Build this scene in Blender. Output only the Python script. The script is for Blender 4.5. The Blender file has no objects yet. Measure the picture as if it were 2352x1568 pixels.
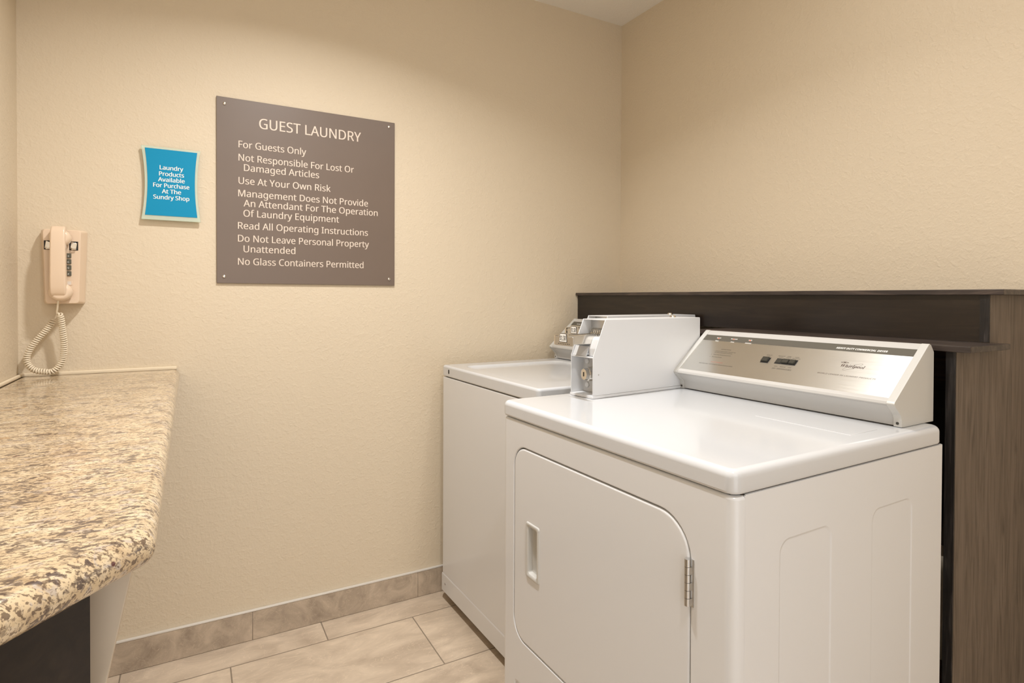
import bpy, bmesh, math, os
from mathutils import Vector, Matrix

# ---------------------------------------------------------------- camera, world, light
SC = bpy.context.scene
COL = SC.collection
CAMP = Vector((-1.7942, -2.165, 1.1814))
yaw, pitch, roll = 1.0638, -0.0117, 0.0039
F_PX, SHIFT_PX = 1326.94, -85.53
cam_data = bpy.data.cameras.new('camera')
cam = bpy.data.objects.new('camera', cam_data)
COL.objects.link(cam)
SC.camera = cam
fw = Vector((math.cos(yaw)*math.cos(pitch), math.sin(yaw)*math.cos(pitch), math.sin(pitch)))
rt = Vector((math.sin(yaw), -math.cos(yaw), 0)); up = rt.cross(fw)
rt, up = rt*math.cos(roll)+up*math.sin(roll), up*math.cos(roll)-rt*math.sin(roll)
cam.matrix_world = Matrix(((rt.x, up.x, -fw.x, CAMP.x), (rt.y, up.y, -fw.y, CAMP.y), (rt.z, up.z, -fw.z, CAMP.z), (0, 0, 0, 1)))
cam_data.sensor_width = 36
cam_data.lens = 36*F_PX/2352
cam_data.shift_y = SHIFT_PX/2352
cam_data.clip_start = 0.02

world = bpy.data.worlds.new('ambient_fill'); SC.world = world  # added ambient fill, enters through the open rear of the room
world.use_nodes = True
wb = world.node_tree.nodes['Background']
wb.inputs[0].default_value = (1.0, 0.99, 0.98, 1)
wb.inputs[1].default_value = 1.48

def disk_light(name, loc, power, r=0.05, spread=150, color=(1.0, 0.99, 0.98)):
    d = bpy.data.lights.new(name, 'AREA'); d.shape = 'DISK'; d.size = 2*r
    d.energy = power; d.color = color; d.spread = math.radians(spread)
    o = bpy.data.objects.new(name, d); COL.objects.link(o); o.location = loc
    return o
disk_light('added_fill_light', (-1.46, -0.94, 2.462), 14, spread=140)
disk_light('added_fill_light', (-1.42, -2.13, 2.462), 7, spread=160)
disk_light('added_fill_light', (-0.72, -1.45, 2.462), 3.4, spread=175)  # added fill to brighten the upper right, not a known fixture

vs = SC.view_settings
vs.view_transform = 'Standard'; vs.look = 'None'; vs.gamma = 1; vs.use_curve_mapping = False
vs.exposure = 0.44

# ---------------------------------------------------------------- materials
MATS = {}
def nodes_mat(name):
    m = bpy.data.materials.new(name); m.use_nodes = True
    nt = m.node_tree
    return m, nt, nt.nodes['Principled BSDF']
def add(nt, t, **kw):
    n = nt.nodes.new(t)
    for k, v in kw.items(): setattr(n, k, v)
    return n
def simple(name, col, rough=0.5, metal=0.0, coat=0.0, spec=0.5, noise=0.0, nscale=60, bump=0.0, bscale=300):
    m, nt, b = nodes_mat(name)
    b.inputs['Base Color'].default_value = (*col, 1)
    b.inputs['Roughness'].default_value = rough
    b.inputs['Metallic'].default_value = metal
    b.inputs['Coat Weight'].default_value = coat
    b.inputs['Coat Roughness'].default_value = 0.08
    b.inputs['Specular IOR Level'].default_value = spec
    tc = add(nt, 'ShaderNodeTexCoord')
    n = add(nt, 'ShaderNodeTexNoise'); n.inputs['Scale'].default_value = nscale; n.inputs['Detail'].default_value = 4
    nt.links.new(tc.outputs['Object'], n.inputs['Vector'])
    if noise > 0:
        r = add(nt, 'ShaderNodeValToRGB')
        r.color_ramp.elements[0].position = 0.3; r.color_ramp.elements[1].position = 0.7
        r.color_ramp.elements[0].color = (*[c*(1-noise) for c in col], 1)
        r.color_ramp.elements[1].color = (*[min(1, c*(1+noise)) for c in col], 1)
        nt.links.new(n.outputs['Fac'], r.inputs['Fac']); nt.links.new(r.outputs['Color'], b.inputs['Base Color'])
    if bump > 0:
        n2 = add(nt, 'ShaderNodeTexNoise'); n2.inputs['Scale'].default_value = bscale; n2.inputs['Detail'].default_value = 2
        nt.links.new(tc.outputs['Object'], n2.inputs['Vector'])
        bp = add(nt, 'ShaderNodeBump'); bp.inputs['Strength'].default_value = bump; bp.inputs['Distance'].default_value = 0.001
        nt.links.new(n2.outputs['Fac'], bp.inputs['Height']); nt.links.new(bp.outputs['Normal'], b.inputs['Normal'])
    MATS[name] = m
    return m

def wall_mat(name, col, strength=0.5):
    m, nt, b = nodes_mat(name)
    b.inputs['Roughness'].default_value = 0.55
    b.inputs['Specular IOR Level'].default_value = 0.35
    tc = add(nt, 'ShaderNodeTexCoord')
    big = add(nt, 'ShaderNodeTexNoise'); big.inputs['Scale'].default_value = 1.6; big.inputs['Detail'].default_value = 3
    ramp = add(nt, 'ShaderNodeValToRGB')
    ramp.color_ramp.elements[0].position = 0.3; ramp.color_ramp.elements[1].position = 0.7
    ramp.color_ramp.elements[0].color = (*[c*0.975 for c in col], 1); ramp.color_ramp.elements[1].color = (*col, 1)
    nt.links.new(tc.outputs['Object'], big.inputs['Vector']); nt.links.new(big.outputs['Fac'], ramp.inputs['Fac'])
    nt.links.new(ramp.outputs['Color'], b.inputs['Base Color'])
    # orange-peel plaster: blobs of two sizes, squashed flat on top
    n1 = add(nt, 'ShaderNodeTexNoise'); n1.inputs['Scale'].default_value = 150; n1.inputs['Detail'].default_value = 3; n1.inputs['Distortion'].default_value = 0.3
    n2 = add(nt, 'ShaderNodeTexNoise'); n2.inputs['Scale'].default_value = 60; n2.inputs['Detail'].default_value = 2; n2.inputs['Distortion'].default_value = 0.4
    r1 = add(nt, 'ShaderNodeMapRange'); r1.inputs['From Min'].default_value = 0.42; r1.inputs['From Max'].default_value = 0.62
    r2 = add(nt, 'ShaderNodeMapRange'); r2.inputs['From Min'].default_value = 0.50; r2.inputs['From Max'].default_value = 0.66
    s = add(nt, 'ShaderNodeMath', operation='MULTIPLY_ADD'); s.inputs[1].default_value = 0.6
    for n in (n1, n2): nt.links.new(tc.outputs['Object'], n.inputs['Vector'])
    nt.links.new(n1.outputs['Fac'], r1.inputs['Value']); nt.links.new(n2.outputs['Fac'], r2.inputs['Value'])
    nt.links.new(r1.outputs['Result'], s.inputs[0]); nt.links.new(r2.outputs['Result'], s.inputs[2])
    bp = add(nt, 'ShaderNodeBump'); bp.inputs['Strength'].default_value = strength; bp.inputs['Distance'].default_value = 0.0013
    nt.links.new(s.outputs[0], bp.inputs['Height']); nt.links.new(bp.outputs['Normal'], b.inputs['Normal'])
    MATS[name] = m
wall_mat('plaster', (0.70, 0.595, 0.445), 0.33)
wall_mat('plaster_ceiling', (0.88, 0.84, 0.77), 0.25)

def tile_color(nt, vec, light, dark, scale=3.0):
    n = add(nt, 'ShaderNodeTexNoise'); n.inputs['Scale'].default_value = scale; n.inputs['Detail'].default_value = 9
    n.inputs['Roughness'].default_value = 0.62; n.inputs['Distortion'].default_value = 0.9
    nt.links.new(vec, n.inputs['Vector'])
    r = add(nt, 'ShaderNodeValToRGB'); e = r.color_ramp.elements
    e[0].position = 0.28; e[0].color = (*dark, 1); e[1].position = 0.62; e[1].color = (*light, 1)
    e2 = r.color_ramp.elements.new(0.75); e2.color = (*[min(1, c*1.12) for c in light], 1)
    nt.links.new(n.outputs['Fac'], r.inputs['Fac'])
    # thin chalky veins
    v = add(nt, 'ShaderNodeTexNoise'); v.inputs['Scale'].default_value = scale*1.7; v.inputs['Detail'].default_value = 6; v.inputs['Distortion'].default_value = 2.2
    nt.links.new(vec, v.inputs['Vector'])
    a = add(nt, 'ShaderNodeMath', operation='SUBTRACT'); a.inputs[1].default_value = 0.5
    ab = add(nt, 'ShaderNodeMath', operation='ABSOLUTE')
    mr = add(nt, 'ShaderNodeMapRange'); mr.inputs['From Min'].default_value = 0.0; mr.inputs['From Max'].default_value = 0.012
    mr.inputs['To Min'].default_value = 0.45; mr.inputs['To Max'].default_value = 0.0
    nt.links.new(v.outputs['Fac'], a.inputs[0]); nt.links.new(a.outputs[0], ab.inputs[0]); nt.links.new(ab.outputs[0], mr.inputs['Value'])
    mx = add(nt, 'ShaderNodeMixRGB'); mx.inputs['Color2'].default_value = (*[min(1, c*1.22) for c in light], 1)
    nt.links.new(mr.outputs['Result'], mx.inputs['Fac']); nt.links.new(r.outputs['Color'], mx.inputs['Color1'])
    return mx.outputs['Color']

def floor_mat():
    m, nt, b = nodes_mat('floor_tile')
    tc = add(nt, 'ShaderNodeTexCoord')
    mp = add(nt, 'ShaderNodeMapping')
    # joints of the first row at x = -1.385 + k*0.605, first row line at y = -0.134
    mp.inputs['Location'].default_value = (1.3847+0.605*4+0.3025, 0.134+0.3125*20, 0)
    nt.links.new(tc.outputs['Object'], mp.inputs['Vector'])
    br = add(nt, 'ShaderNodeTexBrick'); br.offset = 0.5; br.offset_frequency = 2
    br.inputs['Scale'].default_value = 1; br.inputs['Brick Width'].default_value = 0.605; br.inputs['Row Height'].default_value = 0.3125
    br.inputs['Mortar Size'].default_value = 0.0022; br.inputs['Mortar Smooth'].default_value = 0.1
    br.inputs['Color1'].default_value = (0, 0, 0, 1); br.inputs['Color2'].default_value = (1, 1, 1, 1); br.inputs['Bias'].default_value = 0
    nt.links.new(mp.outputs['Vector'], br.inputs['Vector'])
    # shift the stone pattern tile by tile
    sh = add(nt, 'ShaderNodeVectorMath', operation='MULTIPLY_ADD'); sh.inputs[1].default_value = (7, 13, 5)
    nt.links.new(br.outputs['Color'], sh.inputs[0]); nt.links.new(tc.outputs['Object'], sh.inputs[2])
    st = add(nt, 'ShaderNodeMapping'); st.inputs['Scale'].default_value = (0.7, 1.6, 1)
    nt.links.new(sh.outputs['Vector'], st.inputs['Vector'])
    c = tile_color(nt, st.outputs['Vector'], (0.67, 0.55, 0.42), (0.45, 0.355, 0.265), 7)
    mx = add(nt, 'ShaderNodeMixRGB'); mx.inputs['Color2'].default_value = (0.27, 0.215, 0.16, 1)
    nt.links.new(br.outputs['Fac'], mx.inputs['Fac']); nt.links.new(c, mx.inputs['Color1'])
    nt.links.new(mx.outputs['Color'], b.inputs['Base Color'])
    b.inputs['Roughness'].default_value = 0.42
    inv = add(nt, 'ShaderNodeMath', operation='SUBTRACT'); inv.inputs[0].default_value = 1
    nt.links.new(br.outputs['Fac'], inv.inputs[1])
    bp = add(nt, 'ShaderNodeBump'); bp.inputs['Strength'].default_value = 0.6; bp.inputs['Distance'].default_value = 0.002
    nt.links.new(inv.outputs[0], bp.inputs['Height']); nt.links.new(bp.outputs['Normal'], b.inputs['Normal'])
    MATS['floor_tile'] = m
floor_mat()
def base_mat():
    m, nt, b = nodes_mat('base_tile')
    tc = add(nt, 'ShaderNodeTexCoord')
    c = tile_color(nt, tc.outputs['Object'], (0.56, 0.455, 0.345), (0.30, 0.235, 0.175), 11)
    nt.links.new(c, b.inputs['Base Color']); b.inputs['Roughness'].default_value = 0.4
    MATS['base_tile'] = m
base_mat()

def granite_mat():
    m, nt, b = nodes_mat('granite')
    tc = add(nt, 'ShaderNodeTexCoord')
    mp = add(nt, 'ShaderNodeMapping'); mp.inputs['Rotation'].default_value = (0, 0, 0.5); mp.inputs['Scale'].default_value = (0.75, 1.25, 1)
    nt.links.new(tc.outputs['Object'], mp.inputs['Vector'])
    vec = mp.outputs['Vector']
    def noise(scale, det=5, dist=0.6, rough=0.6):
        n = add(nt, 'ShaderNodeTexNoise'); n.inputs['Scale'].default_value = scale; n.inputs['Detail'].default_value = det
        n.inputs['Distortion'].default_value = dist; n.inputs['Roughness'].default_value = rough
        nt.links.new(vec, n.inputs['Vector']); return n.outputs['Fac']
    def ramp(f, stops):
        r = add(nt, 'ShaderNodeValToRGB'); e = r.color_ramp.elements
        e[0].position, e[0].color = stops[0][0], (*stops[0][1], 1); e[1].position, e[1].color = stops[1][0], (*stops[1][1], 1)
        for p_, c_ in stops[2:]:
            q = e.new(p_); q.color = (*c_, 1)
        nt.links.new(f, r.inputs['Fac']); return r.outputs['Color']
    def rng(f, a, c):
        r = add(nt, 'ShaderNodeMapRange'); r.inputs['From Min'].default_value = a; r.inputs['From Max'].default_value = c
        nt.links.new(f, r.inputs['Value']); return r.outputs['Result']
    def mix(fac, c1, col):
        x = add(nt, 'ShaderNodeMixRGB'); nt.links.new(fac, x.inputs['Fac']); nt.links.new(c1, x.inputs['Color1'])
        x.inputs['Color2'].default_value = (*col, 1); return x.outputs['Color']
    def mul(a, c):
        x = add(nt, 'ShaderNodeMath', operation='MULTIPLY'); nt.links.new(a, x.inputs[0])
        if isinstance(c, float): x.inputs[1].default_value = c
        else: nt.links.new(c, x.inputs[1])
        return x.outputs[0]
    c = ramp(noise(28, 6), [(0.30, (0.36, 0.25, 0.14)), (0.43, (0.56, 0.42, 0.26)), (0.57, (0.66, 0.52, 0.335)), (0.72, (0.73, 0.62, 0.47))])
    c = mix(mul(rng(noise(55, 3, 1.0), 0.55, 0.64), 0.7), c, (0.46, 0.40, 0.36))        # grey quartz
    c = mix(mul(rng(noise(16, 4, 1.5), 0.66, 0.70), 0.8), c, (0.42, 0.22, 0.07))          # rust patches
    c = mix(mul(rng(noise(165, 4, 0.45), 0.53, 0.585), 0.85), c, (0.12, 0.077, 0.05))         # dark flecks
    c = mix(mul(rng(noise(300, 3, 0.3), 0.56, 0.61), 0.7), c, (0.15, 0.10, 0.07))         # fine pepper
    c = mix(mul(mul(rng(noise(105, 5, 0.5), 0.52, 0.57), rng(noise(18, 2, 0.4), 0.48, 0.56)), 0.9), c, (0.075, 0.05, 0.045))   # clustered black mica
    v = add(nt, 'ShaderNodeTexVoronoi'); v.inputs['Scale'].default_value = 26; nt.links.new(vec, v.inputs['Vector'])
    c = mix(rng(v.outputs['Distance'], 0.10, 0.07), c, (0.10, 0.03, 0.025))                  # garnet spots
    nt.links.new(c, b.inputs['Base Color'])
    b.inputs['Roughness'].default_value = 0.16
    b.inputs['Coat Weight'].default_value = 0.3; b.inputs['Coat Roughness'].default_value = 0.06
    MATS['granite'] = m
granite_mat()

def wood_mat(name, cols, rough, scale=(14, 14, 1.2), bump=0.15):
    m, nt, b = nodes_mat(name)
    tc = add(nt, 'ShaderNodeTexCoord')
    mp = add(nt, 'ShaderNodeMapping'); mp.inputs['Scale'].default_value = scale
    nt.links.new(tc.outputs['Object'], mp.inputs['Vector'])
    n = add(nt, 'ShaderNodeTexNoise'); n.inputs['Scale'].default_value = 4; n.inputs['Detail'].default_value = 8; n.inputs['Distortion'].default_value = 1.4
    nt.links.new(mp.outputs['Vector'], n.inputs['Vector'])
    r = add(nt, 'ShaderNodeValToRGB'); e = r.color_ramp.elements
    e[0].position, e[0].color = 0.30, (*cols[0], 1); e[1].position, e[1].color = 0.52, (*cols[1], 1)
    q = e.new(0.72); q.color = (*cols[2], 1)
    nt.links.new(n.outputs['Fac'], r.inputs['Fac']); nt.links.new(r.outputs['Color'], b.inputs['Base Color'])
    b.inputs['Roughness'].default_value = rough
    bp = add(nt, 'ShaderNodeBump'); bp.inputs['Strength'].default_value = bump; bp.inputs['Distance'].default_value = 0.001
    nt.links.new(n.outputs['Fac'], bp.inputs['Height']); nt.links.new(bp.outputs['Normal'], b.inputs['Normal'])
    MATS[name] = m
wood_mat('espresso', ((0.012, 0.008, 0.006), (0.017, 0.011, 0.008), (0.024, 0.016, 0.011)), 0.28, (14, 1.2, 14))
wood_mat('espresso_worn', ((0.02, 0.014, 0.012), (0.05, 0.036, 0.03), (0.09, 0.065, 0.05)), 0.42, (14, 1.5, 14))
wood_mat('espresso_edge', ((0.006, 0.005, 0.005), (0.012, 0.010, 0.010), (0.045, 0.038, 0.036)), 0.4, (30, 30, 1.8))
wood_mat('walnut_veneer', ((0.070, 0.050, 0.036), (0.128, 0.095, 0.070), (0.165, 0.125, 0.095)), 0.5, (20, 20, 1.3), 0.1)
wood_mat('red_brown_board', ((0.03, 0.012, 0.006), (0.06, 0.025, 0.012), (0.08, 0.035, 0.016)), 0.6, (10, 1, 10))

def brushed(name, col, rough, aniso, tangent):
    m, nt, b = nodes_mat(name)
    b.inputs['Metallic'].default_value = 1; b.inputs['Base Color'].default_value = (*col, 1)
    b.inputs['Roughness'].default_value = rough; b.inputs['Anisotropic'].default_value = aniso
    cx = add(nt, 'ShaderNodeCombineXYZ')
    for i in range(3): cx.inputs[i].default_value = tangent[i]
    nt.links.new(cx.outputs[0], b.inputs['Tangent'])
    tc = add(nt, 'ShaderNodeTexCoord'); mp = add(nt, 'ShaderNodeMapping'); mp.inputs['Scale'].default_value = (900, 12, 900)
    n = add(nt, 'ShaderNodeTexNoise'); n.inputs['Scale'].default_value = 1; n.inputs['Detail'].default_value = 3
    nt.links.new(tc.outputs['Object'], mp.inputs['Vector']); nt.links.new(mp.outputs['Vector'], n.inputs['Vector'])
    mr = add(nt, 'ShaderNodeMapRange'); mr.inputs['To Min'].default_value = rough*0.85; mr.inputs['To Max'].default_value = rough*1.15
    nt.links.new(n.outputs['Fac'], mr.inputs['Value']); nt.links.new(mr.outputs['Result'], b.inputs['Roughness'])
    MATS[name] = m

DYAW, WYAW = 0.0242, 0.0211
brushed('brushed_aluminium', (0.83, 0.825, 0.79), 0.38, 0.86, (0.775*math.cos(DYAW), 0.775*math.sin(DYAW), 0.632))
simple('enamel', (0.715, 0.72, 0.73), 0.28, coat=0.25)
simple('enamel_lid_dimmed', (0.62, 0.63, 0.645), 0.16, coat=0.3)  # enamel darkened in colour to offset strong overhead light on the tops
simple('sheet_steel_white', (0.70, 0.705, 0.715), 0.35)
simple('sheet_steel_grey', (0.60, 0.60, 0.60), 0.35)
simple('plastic_white', (0.57, 0.56, 0.53), 0.35)
simple('plastic_grey', (0.53, 0.515, 0.49), 0.4)
simple('stripe_grey', (0.115, 0.105, 0.085), 0.55, spec=0.2)
simple('print_black', (0.035, 0.03, 0.026), 0.5)
simple('print_brown', (0.055, 0.025, 0.015), 0.5)
simple('print_red', (0.55, 0.16, 0.12), 0.5)
simple('print_white', (0.9, 0.88, 0.84), 0.5)
simple('chrome', (0.78, 0.75, 0.70), 0.16, metal=1)
simple('steel', (0.63, 0.625, 0.615), 0.34, metal=1)
simple('button_black', (0.045, 0.043, 0.035), 0.3)
simple('button_well', (0.008, 0.006, 0.005), 0.6)
simple('dark_gap', (0.03, 0.022, 0.012), 0.8)
simple('sign_brown', (0.168, 0.125, 0.098), 0.36, noise=0.02, nscale=8)
simple('sign_letter', (0.74, 0.63, 0.53), 0.5)
simple('sign_blue', (0.004, 0.265, 0.48), 0.45, spec=0.2)
simple('phone_shell', (0.77, 0.60, 0.44), 0.3, coat=0.2)
simple('phone_key', (0.10, 0.095, 0.065), 0.4)
simple('phone_label', (0.75, 0.68, 0.60), 0.4)
simple('cord_plastic', (0.80, 0.70, 0.54), 0.4)
simple('caulk', (0.80, 0.68, 0.50), 0.5)
simple('metal_trim', (0.78, 0.75, 0.70), 0.35, metal=0.3)
simple('painted_board', (0.62, 0.525, 0.41), 0.5, noise=0.03, nscale=20)
simple('grout', (0.30, 0.245, 0.19), 0.8)
simple('price_paper', (0.85, 0.83, 0.78), 0.5)
m, nt, b = nodes_mat('acrylic')
b.inputs['Base Color'].default_value = (0.80, 0.88, 0.74, 1); b.inputs['Roughness'].default_value = 0.18
b.inputs['Transmission Weight'].default_value = 0.45; b.inputs['IOR'].default_value = 1.3
MATS['acrylic'] = m
m, nt, b = nodes_mat('lamp_red')
b.inputs['Base Color'].default_value = (0.7, 0.08, 0.03, 1)
b.inputs['Emission Color'].default_value = (1.0, 0.18, 0.08, 1); b.inputs['Emission Strength'].default_value = 0.8
MATS['lamp_red'] = m

# ---------------------------------------------------------------- mesh helpers
class MB:
    """collects shapes into one mesh; xf maps local points to the thing's own space"""
    def __init__(s, xf=None):
        s.bm = bmesh.new(); s.xf = xf
    def merge(s, bm):
        me = bpy.data.meshes.new('tmp'); bm.to_mesh(me); bm.free()
        s.bm.from_mesh(me); bpy.data.meshes.remove(me); return s
    def box(s, x0, x1, y0, y1, z0, z1, bevel=0.0, seg=2):
        bm = bmesh.new()
        bmesh.ops.create_cube(bm, size=1)
        for v in bm.verts:
            v.co = Vector(((x0+x1)/2+v.co.x*(x1-x0), (y0+y1)/2+v.co.y*(y1-y0), (z0+z1)/2+v.co.z*(z1-z0)))
        if bevel > 0: bmesh.ops.bevel(bm, geom=bm.edges[:], offset=bevel, segments=seg, affect='EDGES', profile=0.5)
        return s.merge(bm)
    def loops(s, loops, cap0=True, cap1=True, closed=True):
        vs_ = [[s.bm.verts.new(p) for p in l] for l in loops]
        n = len(loops[0])
        for a, c in zip(vs_[:-1], vs_[1:]):
            for i in range(n if closed else n-1):
                j = (i+1) % n
                try: s.bm.faces.new((a[i], a[j], c[j], c[i]))
                except ValueError: pass
        if cap0: s.bm.faces.new(vs_[0][::-1])
        if cap1: s.bm.faces.new(vs_[-1])
        return s
    def prism(s, pts, mp, d0, d1, bevel=0.0, seg=2):
        bm = bmesh.new()
        a = [bm.verts.new(mp(p, q, d0)) for p, q in pts]; c = [bm.verts.new(mp(p, q, d1)) for p, q in pts]
        n = len(pts)
        for i in range(n): bm.faces.new((a[i], a[(i+1) % n], c[(i+1) % n], c[i]))
        bm.faces.new(a[::-1]); bm.faces.new(c)
        bmesh.ops.recalc_face_normals(bm, faces=bm.faces[:])
        if bevel > 0: bmesh.ops.bevel(bm, geom=bm.edges[:], offset=bevel, segments=seg, affect='EDGES', profile=0.5, clamp_overlap=True)
        return s.merge(bm)
    def cyl(s, p0, p1, r0, r1=None, n=20, dome=0.0):
        p0, p1 = Vector(p0), Vector(p1); r1 = r0 if r1 is None else r1
        d = (p1-p0); L = d.length; d.normalize()
        u = d.orthogonal().normalized(); w = d.cross(u)
        def ring(c, r): return [c+(u*math.cos(2*math.pi*i/n)+w*math.sin(2*math.pi*i/n))*r for i in range(n)]
        ls = [ring(p0, r0), ring(p1, r1)]
        if dome > 0:
            for k in range(1, 5):
                a = k/5*math.pi/2; ls.append(ring(p1+d*dome*math.sin(a), r1*math.cos(a)))
        return s.loops(ls)
    def tube(s, pts, r, n=8):
        pts = [Vector(p) for p in pts]
        ls = []; u = None
        for i, p in enumerate(pts):
            d = (pts[min(i+1, len(pts)-1)]-pts[max(i-1, 0)]).normalized()
            u = d.orthogonal().normalized() if u is None else (u-d*u.dot(d)).normalized()
            w = d.cross(u)
            rr_ = r[i] if isinstance(r, (list, tuple)) else r
            ls.append([p+(u*math.cos(2*math.pi*k/n)+w*math.sin(2*math.pi*k/n))*rr_ for k in range(n)])
        return s.loops(ls)
    def holed(s, outer, holes):
        """planar sheet with holes"""
        bm = bmesh.new(); es = []
        for l in [outer]+holes:
            v = [bm.verts.new(p) for p in l]
            es += [bm.edges.new((v[i], v[(i+1) % len(v)])) for i in range(len(v))]
        bmesh.ops.triangle_fill(bm, use_beauty=True, use_dissolve=False, edges=es)
        return s.merge(bm)
    def build(s, name, mat, parent=None, angle=38, kind=None, label=None, off=None):
        bm = s.bm
        bmesh.ops.remove_doubles(bm, verts=bm.verts[:], dist=1e-6)
        bmesh.ops.recalc_face_normals(bm, faces=bm.faces[:])
        if s.xf:
            for v in bm.verts: v.co = s.xf(v.co)
        if off is not None:
            for v in bm.verts: v.co -= Vector(off)
        for f in bm.faces: f.smooth = True
        lim = math.radians(angle)
        for e in bm.edges:
            e.smooth = len(e.link_faces) == 2 and e.calc_face_angle(0) < lim
        me = bpy.data.meshes.new(name); bm.to_mesh(me); bm.free()
        me.materials.append(MATS[mat])
        o = bpy.data.objects.new(name, me); COL.objects.link(o)
        wn = o.modifiers.new('flat_faces_first', 'WEIGHTED_NORMAL'); wn.keep_sharp = True; wn.weight = 90
        if parent: o.parent = parent
        if kind: o['kind'] = kind
        if label: o['label'] = label
        return o

def thing(name, label, cat, loc=(0, 0, 0), rz=0.0, group=None):
    o = bpy.data.objects.new(name, None); o.empty_display_size = 0.05; COL.objects.link(o)
    o.location = loc; o.rotation_euler = (0, 0, rz); o['label'] = label; o['category'] = cat
    if group: o['group'] = group
    return o

def rr(x0, x1, y0, y1, r, n=8):
    """rounded rectangle outline; r = one radius or four (x0y0, x1y0, x1y1, x0y1)"""
    r = [r]*4 if isinstance(r, (int, float)) else list(r)
    out = []
    for (cx, cy, a0, q) in ((x0+r[0], y0+r[0], 180, r[0]), (x1-r[1], y0+r[1], 270, r[1]), (x1-r[2], y1-r[2], 0, r[2]), (x0+r[3], y1-r[3], 90, r[3])):
        for k in range(n+1):
            a = math.radians(a0+90*k/n); out.append((cx+q*math.cos(a), cy+q*math.sin(a)))
    return out

# ---------------------------------------------------------------- lettering
FDIR = bpy.utils.system_resource('DATAFILES', path='fonts') or ''
def font(fn):
    try: return bpy.data.fonts.load(os.path.join(FDIR, fn))
    except Exception: return None
F_SANS = font('NotoSansHebrew-Regular.woff2')
F_MATH = font('NotoSansMath-Regular.woff2')
def math_alpha(t, up_, lo, dig=None):
    out = ''
    for ch in t:
        if 'A' <= ch <= 'Z': out += chr(up_+ord(ch)-65)
        elif 'a' <= ch <= 'z': out += chr(lo+ord(ch)-97)
        elif dig and ch.isdigit(): out += chr(dig+int(ch))
        else: out += ch
    return out
def serif_bold_italic(t): return math_alpha(t, 0x1D468, 0x1D482) if F_MATH else t
def serif_bold(t): return math_alpha(t, 0x1D400, 0x1D41A, 0x1D7CE) if F_MATH else t
def sans_italic(t): return math_alpha(t, 0x1D608, 0x1D622) if F_MATH else t
def sans_bold_italic(t): return math_alpha(t, 0x1D63C, 0x1D656) if F_MATH else t
def sans_bold(t): return math_alpha(t, 0x1D5D4, 0x1D5EE, 0x1D7EC) if F_MATH else t

def text_mesh(t, f, w=0.0):
    c = bpy.data.curves.new('txt', 'FONT'); c.body = t; c.size = 1; c.resolution_u = 4
    if f: c.font = f
    o = bpy.data.objects.new('txt', c); COL.objects.link(o)
    dg = bpy.context.evaluated_depsgraph_get()
    me = bpy.data.meshes.new_from_object(o.evaluated_get(dg))
    bpy.data.objects.remove(o); bpy.data.curves.remove(c)
    return me
def text_into(mb, t, f, x0, x1, base, cap, mp, capch='H', weight=0.0, lift=0.0003):
    """lettering from x0 to x1 on a baseline, capitals 'cap' tall; mp(x, y, lift) -> point"""
    me = text_mesh(t, f); h = text_mesh(capch, f)
    ch = max(v.co.y for v in h.vertices) or 1
    bpy.data.meshes.remove(h)
    a = min(v.co.x for v in me.vertices); c = max(v.co.x for v in me.vertices)
    sx = (x1-x0)/(c-a); sy = cap/ch
    bm = bmesh.new(); bm.from_mesh(me); bpy.data.meshes.remove(me)
    for k_, dx in enumerate((-weight, 0, weight) if weight else (0,)):       # heavier faces: the same glyph thickened sideways
        b2 = bm.copy()
        for v in b2.verts:
            v.co = Vector(mp(x0+(v.co.x-a+dx)*sx, base+v.co.y*sy, lift+k_*0.00006))
        mb.merge(b2)
    bm.free()

# ================================================================ THE ROOM
ROOM_Z, YB, XL = 2.4735, -3.3, -2.2345
def struct(mb, name, mat): return mb.build(name, mat, kind='structure')
struct(MB().box(XL-0.1, 0.1, YB, 0.1, -0.1, 0), 'floor', 'floor_tile')
struct(MB().box(XL-0.1, 0.1, YB, 0.1, ROOM_Z, ROOM_Z+0.1), 'ceiling', 'plaster_ceiling')
struct(MB().box(XL, 0, 0, 0.1, 0, ROOM_Z), 'wall_back', 'plaster')
struct(MB().box(0, 0.1, YB, 0.1, 0, ROOM_Z), 'wall_right', 'plaster')
struct(MB().box(-1.05, 0.1, YB-0.1, YB-0.001, 0, ROOM_Z), 'unseen_blocker_wall', 'plaster')  # unseen partial wall, added to cut the rear fill on the dryer's side
struct(MB().box(XL-0.1, XL, YB, 0.1, 0, ROOM_Z), 'wall_left', 'plaster')
# tile skirting along the wall with the signs, one tile after another with grout between
bb = MB(); xs = [XL+0.001, -1.6123, -1.0159, -0.41, -0.004]
for a, c in zip(xs[:-1], xs[1:]): bb.box(a+0.001, c-0.001, -0.010, -0.0005, 0.001, 0.0985, 0.0008, 1)
struct(bb, 'baseboard_back', 'base_tile')
struct(MB().box(XL+0.001, -0.004, -0.0112, -0.0005, 0.0988, 0.1045, 0.0015, 2), 'trim_1', 'metal_trim')
struct(MB().box(XL+0.001, -0.004, -0.0088, -0.0004, 0.0006, 0.0986), 'trim_2', 'grout')

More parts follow.
